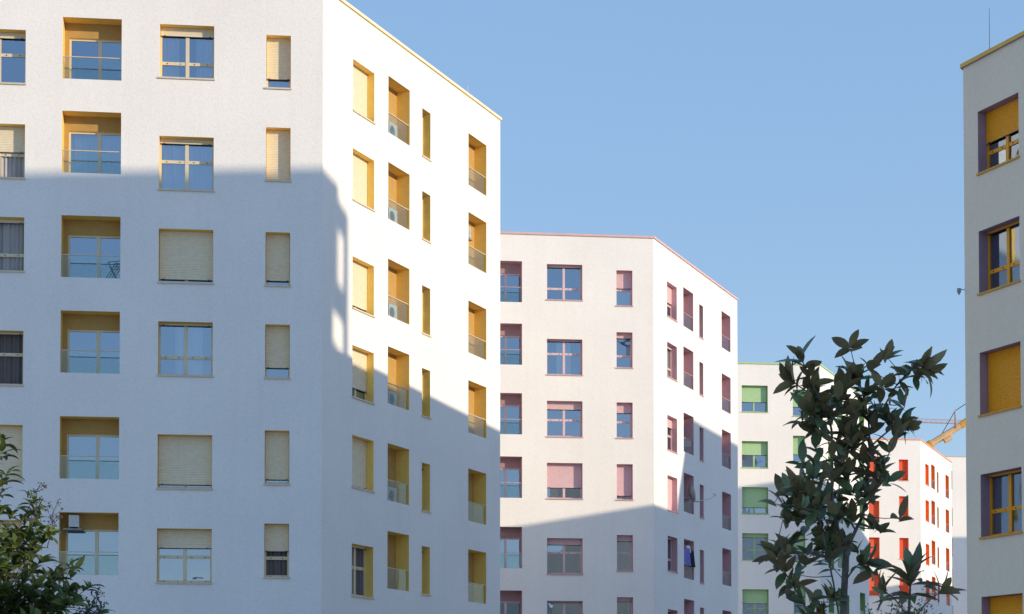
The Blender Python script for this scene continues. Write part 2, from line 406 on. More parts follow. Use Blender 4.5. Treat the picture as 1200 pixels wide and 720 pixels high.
block_yellow = standard_block(P1, 0.0, TH['yellow'], 'large white block nearest the camera with yellow window reveals and cream shutters',
  {'w0': [W_(.12, .59), W_(.48, .49, full(GREYC), False), W_(.08, .35, full(GREYC), False), W_(.05, .6, full(DARKC), False), W_(1.0), W_(.6, .4), W_(.4, .4)],
   'b1': [{}, dict(curtain=full(SHEER)), {}, {}, {}, {}, {}],
   'w2': [W_(.17, .34, split(SHEER)), W_(.10, .58, full(SHEER)), W_(.90), W_(.05, .38, (SHEER, [(.3, .46), (.5, .8)])), W_(.90), W_(.35, .50, (DARKC, [(.54, .97)])), W_(.2, .4)],
   'n3': [W_(.775, None, full(SHEER)), W_(1.0), W_(.87), W_(.78), W_(.89), W_(.50, .385, full(DARKC), False), W_(.5, .4)]},
  {'w1': [W_(.88, .3), W_(1.0), W_(.87, .3), W_(.76, .3, split(SHEER)), W_(.93), W_(.05, .58, full(DARKC), False), W_(.3, .4)],
   'b2': [{}] * 7, 'n3': [W_(.06, .45), W_(.06, .42), W_(.06, .47), W_(.06, .4), W_(.1, .55), W_(.1, .5), W_(.1, .5)], 'b4': [{}] * 7})
block_pink = standard_block((6.603, 87.0), -0.33, TH['pink'], 'white block in the middle with dusty pink window reveals and shutters',
  {'w0': [W_(.2, .4)] * 7, 'b1': [{}, {}, {}, dict(curtain=full(GREYC)), dict(curtain=full(GREYC)), {}, {}],
   'w2': [W_(.07, .36), W_(.05, .62, (SHEER, [(.3, .7)])), W_(.22, .50, (BROWNC, [(.03, .47)])), W_(.67, None, (SHEER, [(.05, .35)])), W_(.18, .62), W_(.05, .4), W_(.1, .4)],
   'n3': [W_(.48, .49, full(SHEER)), W_(.15, .37), W_(.28, .48, full(BROWNC)), W_(.86), W_(.17, .52, full(GREYC)), W_(.12, .4), W_(.1, .4)]},
  {'w1': [W_(.5, .45), W_(.1, .35, split(SHEER)), W_(.28, .5), W_(1.0), W_(.06, .38, full(DARKC)), W_(.06, .4), W_(.1, .4)],
   'b2': [{}] * 7, 'n3': [W_(.06, .4)] * 7, 'b4': [{}] * 7}, b4=[23.51, 20.25, 17.32, 14.08, 11.14, 7.90])
block_green = standard_block((19.30, 117.0), -0.55, TH['green'], 'white block behind the young magnolia with light green shutters',
  {'w0': [W_(.3, .4)] * 7, 'b1': [{}] * 7,
   'w2': [W_(.60), W_(.50), W_(.74), W_(.15, .4, full(GREYC)), W_(.52, .3, full(GREYC)), W_(.2, .4), W_(.2, .4)],
   'n3': [W_(.63), W_(.68, None, full(GREYC)), W_(.66), W_(.66, None, full(GREYC)), W_(.6), W_(.6), W_(.5)]},
  {'w1': [W_(.9), W_(.5, .4), W_(.7), W_(.6), W_(.5), W_(.6), W_(.6)], 'b2': [{}] * 7, 'n3': [W_(.06, .4)] * 7, 'b4': [{}] * 7}, b4=[23.51, 20.25, 17.32, 14.08, 11.14, 7.90])
block_red = standard_block((32.15, 147.2), -0.68, TH['red'], 'distant white block with closed red shutters and bright red reveals',
  {'w0': [W_(1.0)] * 7, 'b1': [{}] * 7, 'w2': [W_(1.0)] * 7, 'n3': [W_(.92), W_(1.0), W_(1.0), W_(1.0), W_(1.0), W_(1.0), W_(1.0)]},
  {'w1': [W_(1.0)] * 7, 'b2': [{}] * 7, 'n3': [W_(.06)] * 7, 'b4': [{}] * 7})
block_far = standard_block((44.9, 177.0), 2.2, TH['plain'], 'farthest pale block showing one blank wall strip beside the grey block',
  {'w0': [W_(.8)] * 7, 'b1': [{}] * 7, 'w2': [W_(.8)] * 7, 'n3': [W_(.8)] * 7},
  {'w1': [W_(.8)] * 7, 'b2': [{}] * 7, 'n3': [W_(.06)] * 7, 'b4': [{}] * 7})

# grey block on the right: corner at K, face running towards the camera
K = (11.775, 48.5); GA = R(113 + 180)
eR = Vector((math.cos(GA), math.sin(GA))); eQ = Vector((math.cos(R(55.3)), math.sin(R(55.3))))
RP = [(0, 0), tuple(eR * 14), (15.5, -13.0), (19.0, 2.0), (18.5, 15.0), tuple(eQ * 22)]
opsR, optR = [], []
for zt, o_ in ((17.46, W_(.5, .36, left(DARKC))), (14.35, W_(.05, .37, (SHEER, [(.5, .98)]))), (11.21, W_(.97)), (8.07, W_(.05, .43, (GREYC, [(.05, .95)]))), (4.93, W_(1.0)), (1.9, W_(.5, .4))):
    for u0 in (0.60, 4.1, 7.6, 11.0): opsR.append((u0, u0 + 1.64, zt, 1.66)); optR.append(o_ if u0 == 0.60 else W_(random.choice((.3, .6, 1.0)), .4))
block_grey = make_building(K, RP, 18.80, WALLR, TH['orange'], 'grey shaded block at the right edge with orange shutters and window frames', ((0, opsR),), cope=(0.07, 0.10))
for q, o_ in zip(opsR, optR):
    make_window(block_grey, (eR.x * q[0], eR.y * q[0], q[2] - q[3]), GA, q[1] - q[0], q[3], TH['orange'], **o_)

# other blocks of the neighbourhood, beyond the picture's edges: most throw the shade seen on the facades
def plain_block(pts, top, label, wall=WALL):
    c = (sum(p[0] for p in pts) / len(pts), sum(p[1] for p in pts) / len(pts))
    rel = [(p[0] - c[0], p[1] - c[1]) for p in pts]
    return make_building(c, rel, top, wall, TH['plain'], label, core=False, group='blocks beyond the picture edges')
S2 = Vector((math.sin(R(SUN_AZ)), math.cos(R(SUN_AZ)))); TE = math.tan(R(SUN_EL))
def P_A(P, u): return Vector((P[0] + math.cos(AL) * u, P[1] + math.sin(AL) * u))
def P_B(P, u): return Vector((P[0] + math.cos(BE) * u, P[1] + math.sin(BE) * u))
def caster(w, z, H): return w + S2 * ((H - z) / TE)
H1 = 31.0
a0 = caster(P_A(P1, -15.0), 18.02, H1); a1 = caster(P_A(P1, 0), 18.79, H1); a2 = caster(P_B(P1, 0.72), 18.62, H1); a3 = caster(P_B(P1, 1.68), 18.15, H1)
blk = plain_block([tuple(a0), tuple(a1), tuple(a2), tuple(a2 + S2 * 12), tuple(a0 + S2 * 12)], H1, 'tall plain pale block with corner loggias, off to the right beyond the grey block')
# its open corner loggias let two spots of sun through
lg = MB()
cx, cy = blk.location.x, blk.location.y
def slab(b, p, q, dd, z0, z1):
    b.prism([(p.x - cx, p.y - cy), (q.x - cx, q.y - cy), (q.x + S2.x * dd - cx, q.y + S2.y * dd - cy), (p.x + S2.x * dd - cx, p.y + S2.y * dd - cy)], z0, z1)
eg = (a3 - a2)
p0, p1, p2 = a2 + eg * 0.005, a2 + eg * 0.66, a2 + eg * 1.03
slab(lg, p0, p2, 0.5, 0, 26.1)
for z0, z1 in ((27.2, 28.15), (29.95, H1 - 0.2)): slab(lg, p0, p2, 0.5, z0, z1)
for z0, z1 in ((26.1, 27.2), (28.15, 29.95)): slab(lg, p1, p2, 0.5, z0, z1)
lg.build('corner_loggia', WALL, blk)
def from_edge(plist, depth):
    """Close a shading edge into a block by pushing it back towards the sun."""
    back = [p + S2 * depth for p in plist[::-1]]
    return [tuple(p) for p in plist] + [tuple(p) for p in back]
def ccw(p):
    a = sum(p[k - 1][0] * p[k][1] - p[k][0] * p[k - 1][1] for k in range(len(p)))
    return p if a > 0 else p[::-1]
PP = (6.603, 87.0); HL = 18.88; HT = 24.67
for P, dzz, nm in ((PP, 0.0, 'second'), ((32.15, 147.2), 1.0, 'fourth')):
    e0 = caster(P_A(P, -12.5), 9.62 + dzz, HL); e1 = caster(P_A(P, 0), 11.77 + dzz, HL); e2 = caster(P_B(P, 3.4), 11.75 + dzz, HL)
    pts = from_edge([e0, e1, e2], 9.0)
    if nm == 'fourth':
        e3 = caster(P_B(P, 15), 12.9, HL); pts = from_edge([e0, e1, e3], 9.0)
    plain_block(ccw(pts), HL, 'low plain pale block, off to the right beside the %s block of the street' % ('pink-shuttered' if nm == 'second' else 'red-shuttered'))
f0 = caster(P_B(PP, 3.38), 11.75, HT); f1 = caster(P_B(PP, 5.54), 16.64, HT); f2 = caster(P_B(PP, 15.2), 16.4, HT)
plain_block(ccw([tuple(f0), tuple(f1), tuple(f2), tuple(f2 + S2 * 18)]), HT, 'plain pale block with a wedge plan, off to the right behind the low one')
PG = (19.30, 117.0)
h0 = caster(P_A(PG, -14), 14.9, HT); h1 = caster(P_A(PG, 0), 17.1, HT); h2 = caster(P_B(PG, 3.6), 16.6, HT); h3 = caster(P_B(PG, 15), 14.0, HT)
plain_block(ccw(from_edge([h0, h1, h2, h3], 10.0)), HT, 'plain pale block, off to the right beside the green-shuttered block')
PF = (44.9, 177.0)
k0 = caster(P_A(PF, -14), 19.0, 28.0); k1 = caster(P_A(PF, 0), 19.2, 28.0)
plain_block(ccw(from_edge([k0, k1], 10.0)), 28.0, 'plain pale block, off to the right beside the farthest block')
plain_block([(30, -16), (44, -16), (44, 10.5), (30, 10.5)], 13.7, 'unseen plain block added off to the right to shade the magnolia')  # unseen block added to shade the magnolia while the leafy tree stays sunlit
plain_block([(-30, -78), (7, -78), (7, -62), (-30, -62)], 14.0, 'long beige block standing behind the camera, the wider of the two', WALLF)
plain_block([(17, -82), (52, -82), (52, -66), (17, -66)], 18.0, 'tall beige block standing behind the camera, to the right of the wider one', WALLF)

# ------------------------------------------------------------------ things on the balconies and roofs
FAN = paint('dark_grille', (0.05, 0.05, 0.055), 0.5)
ACW = paint('ac_casing', (0.62, 0.62, 0.6), 0.45, 0.05, 5)
def on_face(P, face, u, dep, z):
    a = AL if face == 'A' else BE
    return (P[0] + math.cos(a) * u - math.sin(a) * dep, P[1] + math.sin(a) * u + math.cos(a) * dep, z)
def ac_unit(loc, rot, label):
    o = thing('air_conditioner', label, 'air conditioner', loc, rot, 'air conditioner units in the loggias')
    b = MB(); b.box(0, 0.30, 0, 0.75, 0, 0.36); b.box(-0.004, 0.0, 0.06, 0.66, 0.03, 0.33, 1)
    b.build('casing', [ACW, FAN], o)
    f = MB()
    for k in range(0):
        a0 = k * math.pi / 6; a1 = (k + 1) * math.pi / 6
        f.quad((-0.012, 0.30 + .13 * math.cos(a0), .18 + .13 * math.sin(a0)), (-0.012, 0.30 + .13 * math.cos(a1), .18 + .13 * math.sin(a1)), (-0.012, 0.30 + .115 * math.cos(a1), .18 + .115 * math.sin(a1)), (-0.012, 0.30 + .115 * math.cos(a0), .18 + .115 * math.sin(a0)))
    f.box(0.02, 0.28, -0.012, 0.0, 0.16, 0.18)
    for x in (0.06, 0.13, 0.20): f.box(x, x + 0.02, -0.014, 0.0, 0.02, 0.34)
    f.build('fan_grille', METAL, o)
    t = MB(); t.box(-0.16, 0.40, -0.03, 0.8, -0.09, -0.05); t.box(0.0, 0.03, 0.02, 0.75, -0.05, 0.0); t.box(0.27, 0.30, 0.02, 0.75, -0.05, 0.0)
    t.build('bracket', paint('bracket_grey', (0.3, 0.3, 0.29), 0.5), o)
    return o
ac_unit(on_face(P1, 'A', -7.68, 0.06, 7.70), AL, 'grey boxed unit on a bracket in the lowest loggia above the leafy tree')
ac_unit(on_face(P1, 'B', 11.3, 0.16, 19.6), BE, 'grey boxed unit high in the last loggia column of the sunlit side face')
for row, nm in enumerate(('topmost', 'second', 'third', 'fourth', 'fifth')):
    z = B_COLS['b2'][2][row] - 1.91 - 0.06
    o = thing('air_conditioner', 'pale condenser box in the %s loggia of the sunlit side face, left column' % nm, 'air conditioner', on_face(P1, 'B', 4.86, 0.14, z), BE, 'air conditioner units in the loggias')
    b = MB(); b.box(0, 0.62, 0, 0.28, 0.0, 0.56); b.build('casing', ACW, o)
    f = MB(); f.prism([(0.24 + 0.19 * math.cos(k * math.pi / 8), 0.28 + 0.19 * math.sin(k * math.pi / 8)) for k in range(16)], -0.006, 0.0)
    fo = f.build('fan_grille', paint('grille_grey', (0.3, 0.3, 0.3), 0.5), o, loc=(0, 0, 0)); fo.rotation_euler = (R(90), 0, 0)
# folding clothes airer in the third loggia
ca = MB(); bar = 0.012
x0 = 0.0
for y in (0.0, 0.32):
    ca.tube([(0.0, y, 0.0), (0.32, y, 0.52)], bar, 6); ca.tube([(0.34, y, 0.0), (0.06, y, 0.50)], bar, 6)
for q in (0.06, 0.32): ca.tube([(q, 0.0, 0.51), (q, 0.32, 0.51)], bar, 6)
ca.tube([(0.06, 0.0, 0.51), (0.7, 0.0, 0.60)], bar, 6); ca.tube([(0.06, 0.32, 0.51), (0.7, 0.32, 0.60)], bar, 6)
for k in range(5): ca.tube([(0.1 + k * 0.13, 0.0, 0.52 + k * 0.017), (0.1 + k * 0.13, 0.32, 0.52 + k * 0.017)], bar * 0.6, 5)
o = ca.build('clothes_airer', DARK, None, loc=on_face(P1, 'A', -6.62, 0.1, 15.37), rotz=AL)
tag(o, 'dark folding wire rack standing behind the glass of the third loggia from the top', 'clothes airer')
# satellite dish on the pink block
PK = (6.603, 87.0)
sd = thing('satellite_dish', 'grey satellite dish with a long feed arm in a loggia of the pink-shuttered block', 'satellite dish', on_face(PK, 'B', 5.35, -0.02, 13.0), R(10))
b = MB(); rings = []
for k in range(6):
    r_ = 0.46 * k / 5; rings.append([(0.16 * (k / 5) ** 2, r_ * math.cos(j * math.pi / 8), r_ * math.sin(j * math.pi / 8)) for j in range(16)])
for k in range(5):
    for j in range(16): b.quad(rings[k][j], rings[k + 1][j], rings[k + 1][(j + 1) % 16], rings[k][(j + 1) % 16]); b.quad(*[(p[0] - 0.014, p[1], p[2]) for p in (rings[k][j], rings[k][(j + 1) % 16], rings[k + 1][(j + 1) % 16], rings[k + 1][j])])
b.build('reflector', paint('dish_grey', (0.55, 0.55, 0.53), 0.4), sd, smooth=True).rotation_euler = (0, R(-14), 0)
b = MB(); b.tube([(0.0, 0, -0.46), (0.95, 0.0, -0.28), (1.30, 0, -0.10)], 0.018, 6); b.build('feed_arm', METAL, sd)
b = MB(); b.tube([(1.22, 0, 0.0), (1.36, 0, -0.05)], 0.05, 8); b.tube([(1.3, 0, -0.1), (1.3, 0, -0.03)], 0.02, 6); b.build('feed_horn', ACW, sd)
b = MB(); b.tube([(-0.02, 0.0, 0.0), (-0.25, 0.25, -0.1), (-0.25, 0.25, -0.62)], 0.022, 6); b.tube([(-0.5, 0.02, -0.42), (0.55, 0.02, -0.42)], 0.018, 6); b.build('mount', METAL, sd)
# washing in the loggia below the dish
def cloth(name, w, h, mat, loc, rot, label, cat):
    b = MB(); n = 10; m = 8; g = []
    for i in range(n + 1):
        row = []
        for j in range(m + 1):
            u = i / n; v = j / m
            row.append((w * (u - .5) * (1 + .12 * v), 0.035 * math.sin(u * 9 + v * 2) * (0.3 + v), -h * v))
        g.append(row)
    for i in range(n):
        for j in range(m): b.quad(g[i][j], g[i + 1][j], g[i + 1][j + 1], g[i][j + 1])
    return tag(b.build(name, mat, None, True, loc, rot), label, cat, 'washing hung in a loggia')
cloth('towel', 0.62, 0.82, paint('violet_cloth', (0.22, 0.20, 0.62), 0.9), on_face(PK, 'B', 4.95, 0.06, 10.27), BE + R(-25), 'violet towel hung in the loggia below the satellite dish', 'towel')
cloth('jacket', 0.85, 0.80, paint('black_cloth', (0.02, 0.02, 0.03), 0.9), on_face(PK, 'B', 5.60, 0.10, 10.2), BE + R(-20), 'black garment hung beside the violet towel', 'garment')
cloth('shirt', 0.3, 0.34, paint('white_cloth', (0.8, 0.8, 0.82), 0.9), on_face(PK, 'B', 5.35, 0.04, 10.42), BE + R(-20), 'small white cloth above the black garment', 'cloth')
b = MB(); b.tube([(-0.85, 0, 0), (0.85, 0, 0)], 0.012, 6)
tag(b.build('drying_rail', METAL, None, False, on_face(PK, 'B', 5.33, 0.07, 10.36), BE), 'thin rail holding the violet towel and black garment', 'rail')
# wooden stand in the second loggia of the pink side face
b = MB()
for y in (0.0, 0.28):
    b.tube([(0, y, 0), (0.34, y, 0.62)], 0.022, 6); b.tube([(0.34, y, 0), (0.0, y, 0.62)], 0.022, 6)
for k in range(3): b.tube([(0.02 + k * .16, 0.0, 0.62), (0.02 + k * .16, 0.28, 0.62)], 0.022, 6)
tag(b.build('folding_stand', paint('pale_wood', (0.6, 0.42, 0.2), 0.6), None, False, on_face(PK, 'B', 4.62, 0.1, 18.22), BE), 'small crossed-leg pale wooden stand in a loggia of the pink side face', 'stand')
# roof rods and lamp
def rod(loc, h, rad, mat, label):
    b = MB(); b.tube([(0, 0, 0), (0, 0, h)], [rad, rad * 0.6], 6); b.tube([(0, 0, -0.3), (0, 0, 0.25)], rad * 2.2, 6)
    return tag(b.build('lightning_rod', mat, None, False, loc), label, 'roof rod', 'thin rods on the roofs')
rod((K[0] + eR.x * 0.75 + 0.25, K[1] + eR.y * 0.75 + 0.1, 18.85), 1.30, 0.009, paint('rod_blue', (0.12, 0.16, 0.25), 0.5), 'thin dark rod standing on the roof of the grey block')
rod(on_face(P1, 'B', 11.4, 0.2, 24.7), 0.55, 0.010, paint('rod_white', (0.75, 0.75, 0.75), 0.5), 'short pale rod on the roof edge of the large block nearest the camera')
b = MB(); b.tube([(0.12, 0, 0), (-0.06, 0, 0.02)], 0.012, 6); b.prism([(-0.10 + 0.055 * math.cos(k * math.pi / 4), 0.055 * math.sin(k * math.pi / 4)) for k in range(8)], -0.05, 0.045); b.tube([(-0.1, 0, -0.05), (-0.1, 0, -0.12)], [0.05, 0.015], 8)
tag(b.build('security_camera', paint('camera_grey', (0.3, 0.32, 0.33), 0.4), None, False, (K[0] - 0.03, K[1] + 0.08, 12.98), 0), 'small grey camera fixed on the corner edge of the grey block', 'security camera')

# ------------------------------------------------------------------ cranes far behind the blocks
def lattice(mb, a, b, w, n, r, tri=True):
    """Square or triangular lattice beam from a to b."""
    a, b = Vector(a), Vector(b); t = (b - a).normalized(); s = t.cross(Vector((0, 0, 1)))
    s = s.normalized() if s.length > 0.1 else Vector((1, 0, 0)); u = s.cross(t).normalized()
    offs = [s * w / 2 - u * w / 2, -s * w / 2 - u * w / 2, u * w / 2] if tri else [s * w / 2 - u * w / 2, -s * w / 2 - u * w / 2, -s * w / 2 + u * w / 2, s * w / 2 + u * w / 2]
    for o_ in offs: mb.tube([a + o_, b + o_], r, 5)
    m = len(offs)
    for k in range(n):
        p = a.lerp(b, k / n); q = a.lerp(b, (k + 1) / n)
        for i in range(m): mb.tube([p + offs[i], q + offs[(i + 1) % m]], r * 0.55, 4)
CR = paint('crane_red', (0.66, 0.36, 0.27), 0.5, 0.1); CY = paint('crane_yellow', (0.85, 0.40, 0.04), 0.5, 0.15, 1.0)
CYW = paint('crane_pale', (0.80, 0.52, 0.26), 0.5, 0.15, 1.0)
tc = thing('tower_crane', 'far tower crane with a thin level lattice jib over the red-shuttered block', 'crane', (62.0, 230.0, 0), 0, 'cranes behind the blocks')
b = MB(); lattice(b, (-16.0, 0, 39.1), (1.0, 0, 38.5), 0.45, 26, 0.035); b.build('jib', CR, tc)
b = MB(); lattice(b, (0, 0, 0), (0, 0, 39.5), 1.3, 26, 0.09, False); b.build('mast', CR, tc)
b = MB(); lattice(b, (1.0, 0, 38.6), (11, 0, 38.6), 0.7, 14, 0.05); b.box(8, 10.5, -0.6, 0.6, 37.0, 38.5); b.build('counter_jib', CR, tc)
lc = thing('luffing_crane', 'yellow crane with a slanting boom rising behind the red-shuttered block', 'crane', (37.0, 190.0, 0), 0, 'cranes behind the blocks')
def cz(x): return 26.6 + x * 0.625
b = MB(); lattice(b, (0, 0, 0), (0, 0, 26.0), 1.2, 18, 0.09, False); b.build('mast', CY, lc)
b = MB()
b.tube([(0, 0, cz(0)), (4.6, 0, cz(4.6))], 0.20, 8); b.tube([(4.6, 0, cz(4.6)), (5.6, 0, cz(5.6))], [0.36, 0.44], 8)
b.tube([(8.6, 0, cz(8.6)), (10.8, 0, cz(10.8))], [0.36, 0.42], 8); b.tube([(10.8, 0, cz(10.8)), (22, 0, cz(22))], 0.3, 8)
b.build('boom', CY, lc)
b = MB(); b.tube([(5.6, 0, cz(5.6)), (8.6, 0, cz(8.6))], 0.33, 8); b.tube([(6.9, -0.1, cz(6.9) - .55), (7.6, -0.1, cz(7.6) - .6)], 0.28, 8); b.build('boom_sleeve', CYW, lc)
b = MB()
for y in (-.35, .35): b.tube([(8.1, y, cz(8.1)), (8.05, 0, cz(8.1) + 1.8)], 0.06, 5)
b.tube([(8.07, -.15, cz(8.1) + 1.0), (8.07, .15, cz(8.1) + 1.0)], 0.05, 5); b.build('a_frame', CR, lc)
b = MB(); b.tube([(6.4, 0, cz(6.4)), (8.05, 0, cz(8.1) + 1.8), (14, 0, cz(14) + 2.0)], 0.04, 5); b.build('pendant_cable', DARK, lc)
b = MB(); b.box(-1.4, 1.0, -1, 1, 25.8, 26.6); b.box(-1.0, 0.6, -1.6, -1.0, 25.0, 26.8); b.build('cab', CY, lc)

# ------------------------------------------------------------------ trees and bushes
def leaf(mb, p, d, up, L, w, curl, fold=0.25, n=5, tip=1.0):
    """One leaf: pointed ellipse, folded along the midrib and bent downwards by curl."""
    d = d.normalized(); s = d.cross(up)
    if s.length < 1e-3: s = d.cross(Vector((1, 0, 0)))
    s.normalize(); nrm = s.cross(d).normalized()
    base = len(mb.v); q = p.copy(); ang = 0.0
    for k in range(n + 1):
        t = k / n
        hw = w * 0.5 * (math.sin(math.pi * min(1, t ** 0.85)) ** 0.8 if 0 < t < 1 else 0.02)
        ln = (d * math.cos(ang) - nrm * math.sin(ang)); nn = (nrm * math.cos(ang) + d * math.sin(ang))
        for sg in (-1, 0, 1): mb.v.append(tuple(q + s * hw * sg + nn * (hw * fold * abs(sg))))
        q = q + ln * (L / n); ang += curl / n
    for k in range(n):
        for c in (0, 1):
            i = base + k * 3 + c
            mb.f.append((i, i + 1, i + 4, i + 3)); mb.m.append(0)
def rnd_dir(): 
    while True:
        v = Vector((random.uniform(-1, 1), random.uniform(-1, 1), random.uniform(-1, 1)))
        if 0.1 < v.length < 1: return v.normalized()
def whorl(mb, p, axis, n, L, w, open_=(35, 80), curl=(0.1, 0.9), spread=0.05):
    axis = axis.normalized(); a = axis.orthogonal().normalized(); b = axis.cross(a); ph = random.uniform(0, 6.28)
    for k in range(n):
        az = ph + k * 2.4 + random.uniform(-.3, .3); th = R(random.uniform(*open_))
        d = axis * math.cos(th) + (a * math.cos(az) + b * math.sin(az)) * math.sin(th)
        l = L * random.uniform(0.7, 1.2)
        leaf(mb, p - axis * random.uniform(0, spread), d, axis + rnd_dir() * 0.35, l, l * w * random.uniform(.8, 1.15), random.uniform(*curl), random.uniform(.1, .4))
BARK = paint('grey_bark', (0.16, 0.135, 0.115), 0.9, 0.35, 14, 0.5, 40)
MAGL = leafmat('magnolia_leaf', (0.135, 0.195, 0.085), (0.26, 0.20, 0.09), 0.30, 0.28, 0.6)
def smooth_path(pts, n=5):
    """Catmull-Rom through the points so limbs bend naturally."""
    P = [Vector(p) for p in pts]; out = []
    for k in range(len(P) - 1):
        a, b, c, d = P[max(0, k - 1)], P[k], P[k + 1], P[min(len(P) - 1, k + 2)]
        for j in range(n):
            t = j / n
            out.append(0.5 * ((2 * b) + (c - a) * t + (2 * a - 5 * b + 4 * c - d) * t * t + (3 * b - a - 3 * c + d) * t ** 3))
    out.append(P[-1]); return out
def limb(mb, pts, r0, r1):
    q = smooth_path(pts); n = len(q)
    mb.tube(q, [r0 + (r1 - r0) * k / (n - 1) for k in range(n)], 7)
    return q
# young magnolia: limbs measured from its trunk foot, in metres (x right, y away, z up)
mag = thing('magnolia_tree', 'young slender magnolia with large dark leaves in front of the green-shuttered block', 'tree', (2.56, 14.5, 0), 0)
tb, cb = MB(), MB()
limb(tb, [(-0.06, 0, -0.05), (-0.03, 0.01, 1.2), (0.0, 0, 2.5), (0.03, 0, 3.06)], 0.038, 0.024)
limbs = [
 [(0.03, 0, 3.06), (-0.04, -0.03, 3.2), (-0.085, -.05, 3.42), (-0.09, -.06, 3.82), (-0.10, -.07, 4.0), (-0.19, -.1, 4.2), (-0.27, -.12, 4.36), (-0.34, -.14, 4.52)],
 [(0.03, 0, 3.06), (0.11, 0.05, 3.2), (0.18, .08, 3.36), (0.21, .1, 3.62), (0.23, .1, 3.85), (0.22, .1, 4.1), (0.17, .12, 4.33), (0.14, .1, 4.44)],
 [(0.22, .1, 3.95), (0.32, .02, 4.14), (0.42, -.05, 4.32), (0.52, -.1, 4.42), (0.62, -.1, 4.46)],
 [(0.42, -.05, 4.32), (0.50, -.02, 4.38), (0.66, .02, 4.42)],
 [(-0.10, -.07, 4.0), (-0.02, 0.0, 4.2), (0.03, .05, 4.32)],
 [(0.0, 0, 2.3), (-0.08, -.1, 2.72), (-0.14, -.16, 2.96), (-0.20, -.2, 3.2), (-0.28, -.24, 3.42), (-0.36, -.25, 3.52)],
 [(-0.02, 0, 2.0), (-0.22, .12, 2.5), (-0.33, .15, 2.72), (-0.42, .18, 2.88), (-0.50, .2, 3.05)],
 [(0.02, 0, 2.8), (0.08, -.1, 2.9), (0.16, -.16, 2.93)],
 [(0.18, .08, 3.36), (0.27, 0.0, 3.52), (0.32, -.05, 3.70), (0.40, -.06, 3.90)],
 [(-0.085, -.05, 3.42), (-0.2, -.05, 3.42), (-0.30, -.02, 3.46)],
 [(0.23, .1, 3.85), (0.34, .1, 3.95), (0.44, .08, 4.02), (0.52, .06, 4.02)],
 [(0.03, 0, 3.06), (-0.1, .1, 3.25), (-0.16, .15, 3.45)], [(0.11, 0.05, 3.2), (0.0, .12, 3.45), (0.02, .15, 3.7)],
 [(0.22, .1, 3.6), (0.1, 0, 3.8), (0.04, -.05, 3.95)], [(-0.19, -.1, 4.2), (-0.3, -.05, 4.28), (-0.40, -.02, 4.36)],
 [(-0.10, -.07, 4.0), (-0.2, -.12, 4.05), (-0.27, -.14, 4.12)],
]
lpts = []
for pts in limbs:
    big = pts[0][2] == 3.06 and len(pts) > 5
    q = limb(tb, pts, 0.016 if big else 0.008, 0.004)
    n = len(q); lpts += [v for v in q if v.z > 2.4]
    whorl(cb, q[-1], q[-1] - q[-3], random.randint(7, 9), 0.19, 0.40, (12, 78), (0.0, 0.9), 0.07)
    k = n - 4
    while k > n * 0.30:
        if q[k].z > 3.02 or pts[0][2] < 3.0:
            for _ in range(random.choice((2, 2, 3, 4))):
                ax = (q[k + 1] - q[k]).normalized(); d = (ax * random.uniform(-.1, .8) + rnd_dir() * 0.9)
                l = random.uniform(.13, .20); leaf(cb, q[k], d, Vector((0, 0, 1)) + rnd_dir() * .5, l, l * random.uniform(.36, .46), random.uniform(0, 1.0), random.uniform(.1, .4))
        k -= 2
for cx_, cz_, sx, sz, cnt in ((0.02, 4.12, .18, .18, 26), (-0.06, 3.42, .24, .17, 38), (0.06, 3.76, .16, .15, 19), (-0.36, 3.42, .12, .12, 10), (0.30, 4.28, .13, .10, 8), (0.0, 3.05, .2, .12, 12), (-0.48, 2.85, .12, .16, 9), (-0.2, 2.65, .14, .14, 8)):
    for _ in range(cnt):
        p = Vector((random.gauss(cx_, sx), random.gauss(0.05, .13), random.gauss(cz_, sz)))
        near = min(lpts, key=lambda v: (v - p).length + 0.6 * max(0, v.z - p.z))
        if (near - p).length > 0.30: p = near.lerp(p, 0.30 / (near - p).length)
        limb(tb, [tuple(near), tuple(near.lerp(p, .55) + Vector((0, 0, -.015))), tuple(p)], 0.0045, 0.0025)
        whorl(cb, p, Vector((random.gauss(0, .6), random.gauss(0, .6), 1)), random.randint(3, 6), 0.17, 0.41, (20, 85), (0.1, 1.0), .05)
tb.build('trunk', BARK, mag, smooth=True); cb.build('crown', MAGL, mag, smooth=True)
# second young magnolia, only its top shows
mg2 = thing('magnolia_tree', 'top of a small magnolia with long arching leaves at the lower right', 'tree', (3.02, 14.2, 0), 0)
tb, cb = MB(), MB()
q = limb(tb, [(0.03, 0, -0.05), (0, 0, 1.2), (-0.02, 0, 2.3), (0.0, 0, 2.78)], 0.028, 0.007)
for z, n, op in ((2.80, 6, (15, 50)), (2.76, 6, (50, 80)), (2.68, 6, (70, 110)), (2.55, 5, (80, 125)), (2.38, 6, (70, 120)), (2.2, 6, (70, 120)), (2.0, 6, (70, 120))):
    whorl(cb, Vector((0, 0, z)), Vector((0.08, 0, 1)), n + 2, 0.29, 0.27, op, (0.2, 1.2), .03)
for sg in (-1, 1):
    q = limb(tb, [(0, 0, 2.45), (0.1 * sg, -.06, 2.60), (0.22 * sg, -.08, 2.70)], 0.007, 0.004)
    whorl(cb, q[-1], q[-1] - q[-3], 7, 0.21, .32, (20, 85), (0.2, 1.0))
tb.build('trunk', BARK, mg2, smooth=True); cb.build('crown', MAGL, mg2, smooth=True)
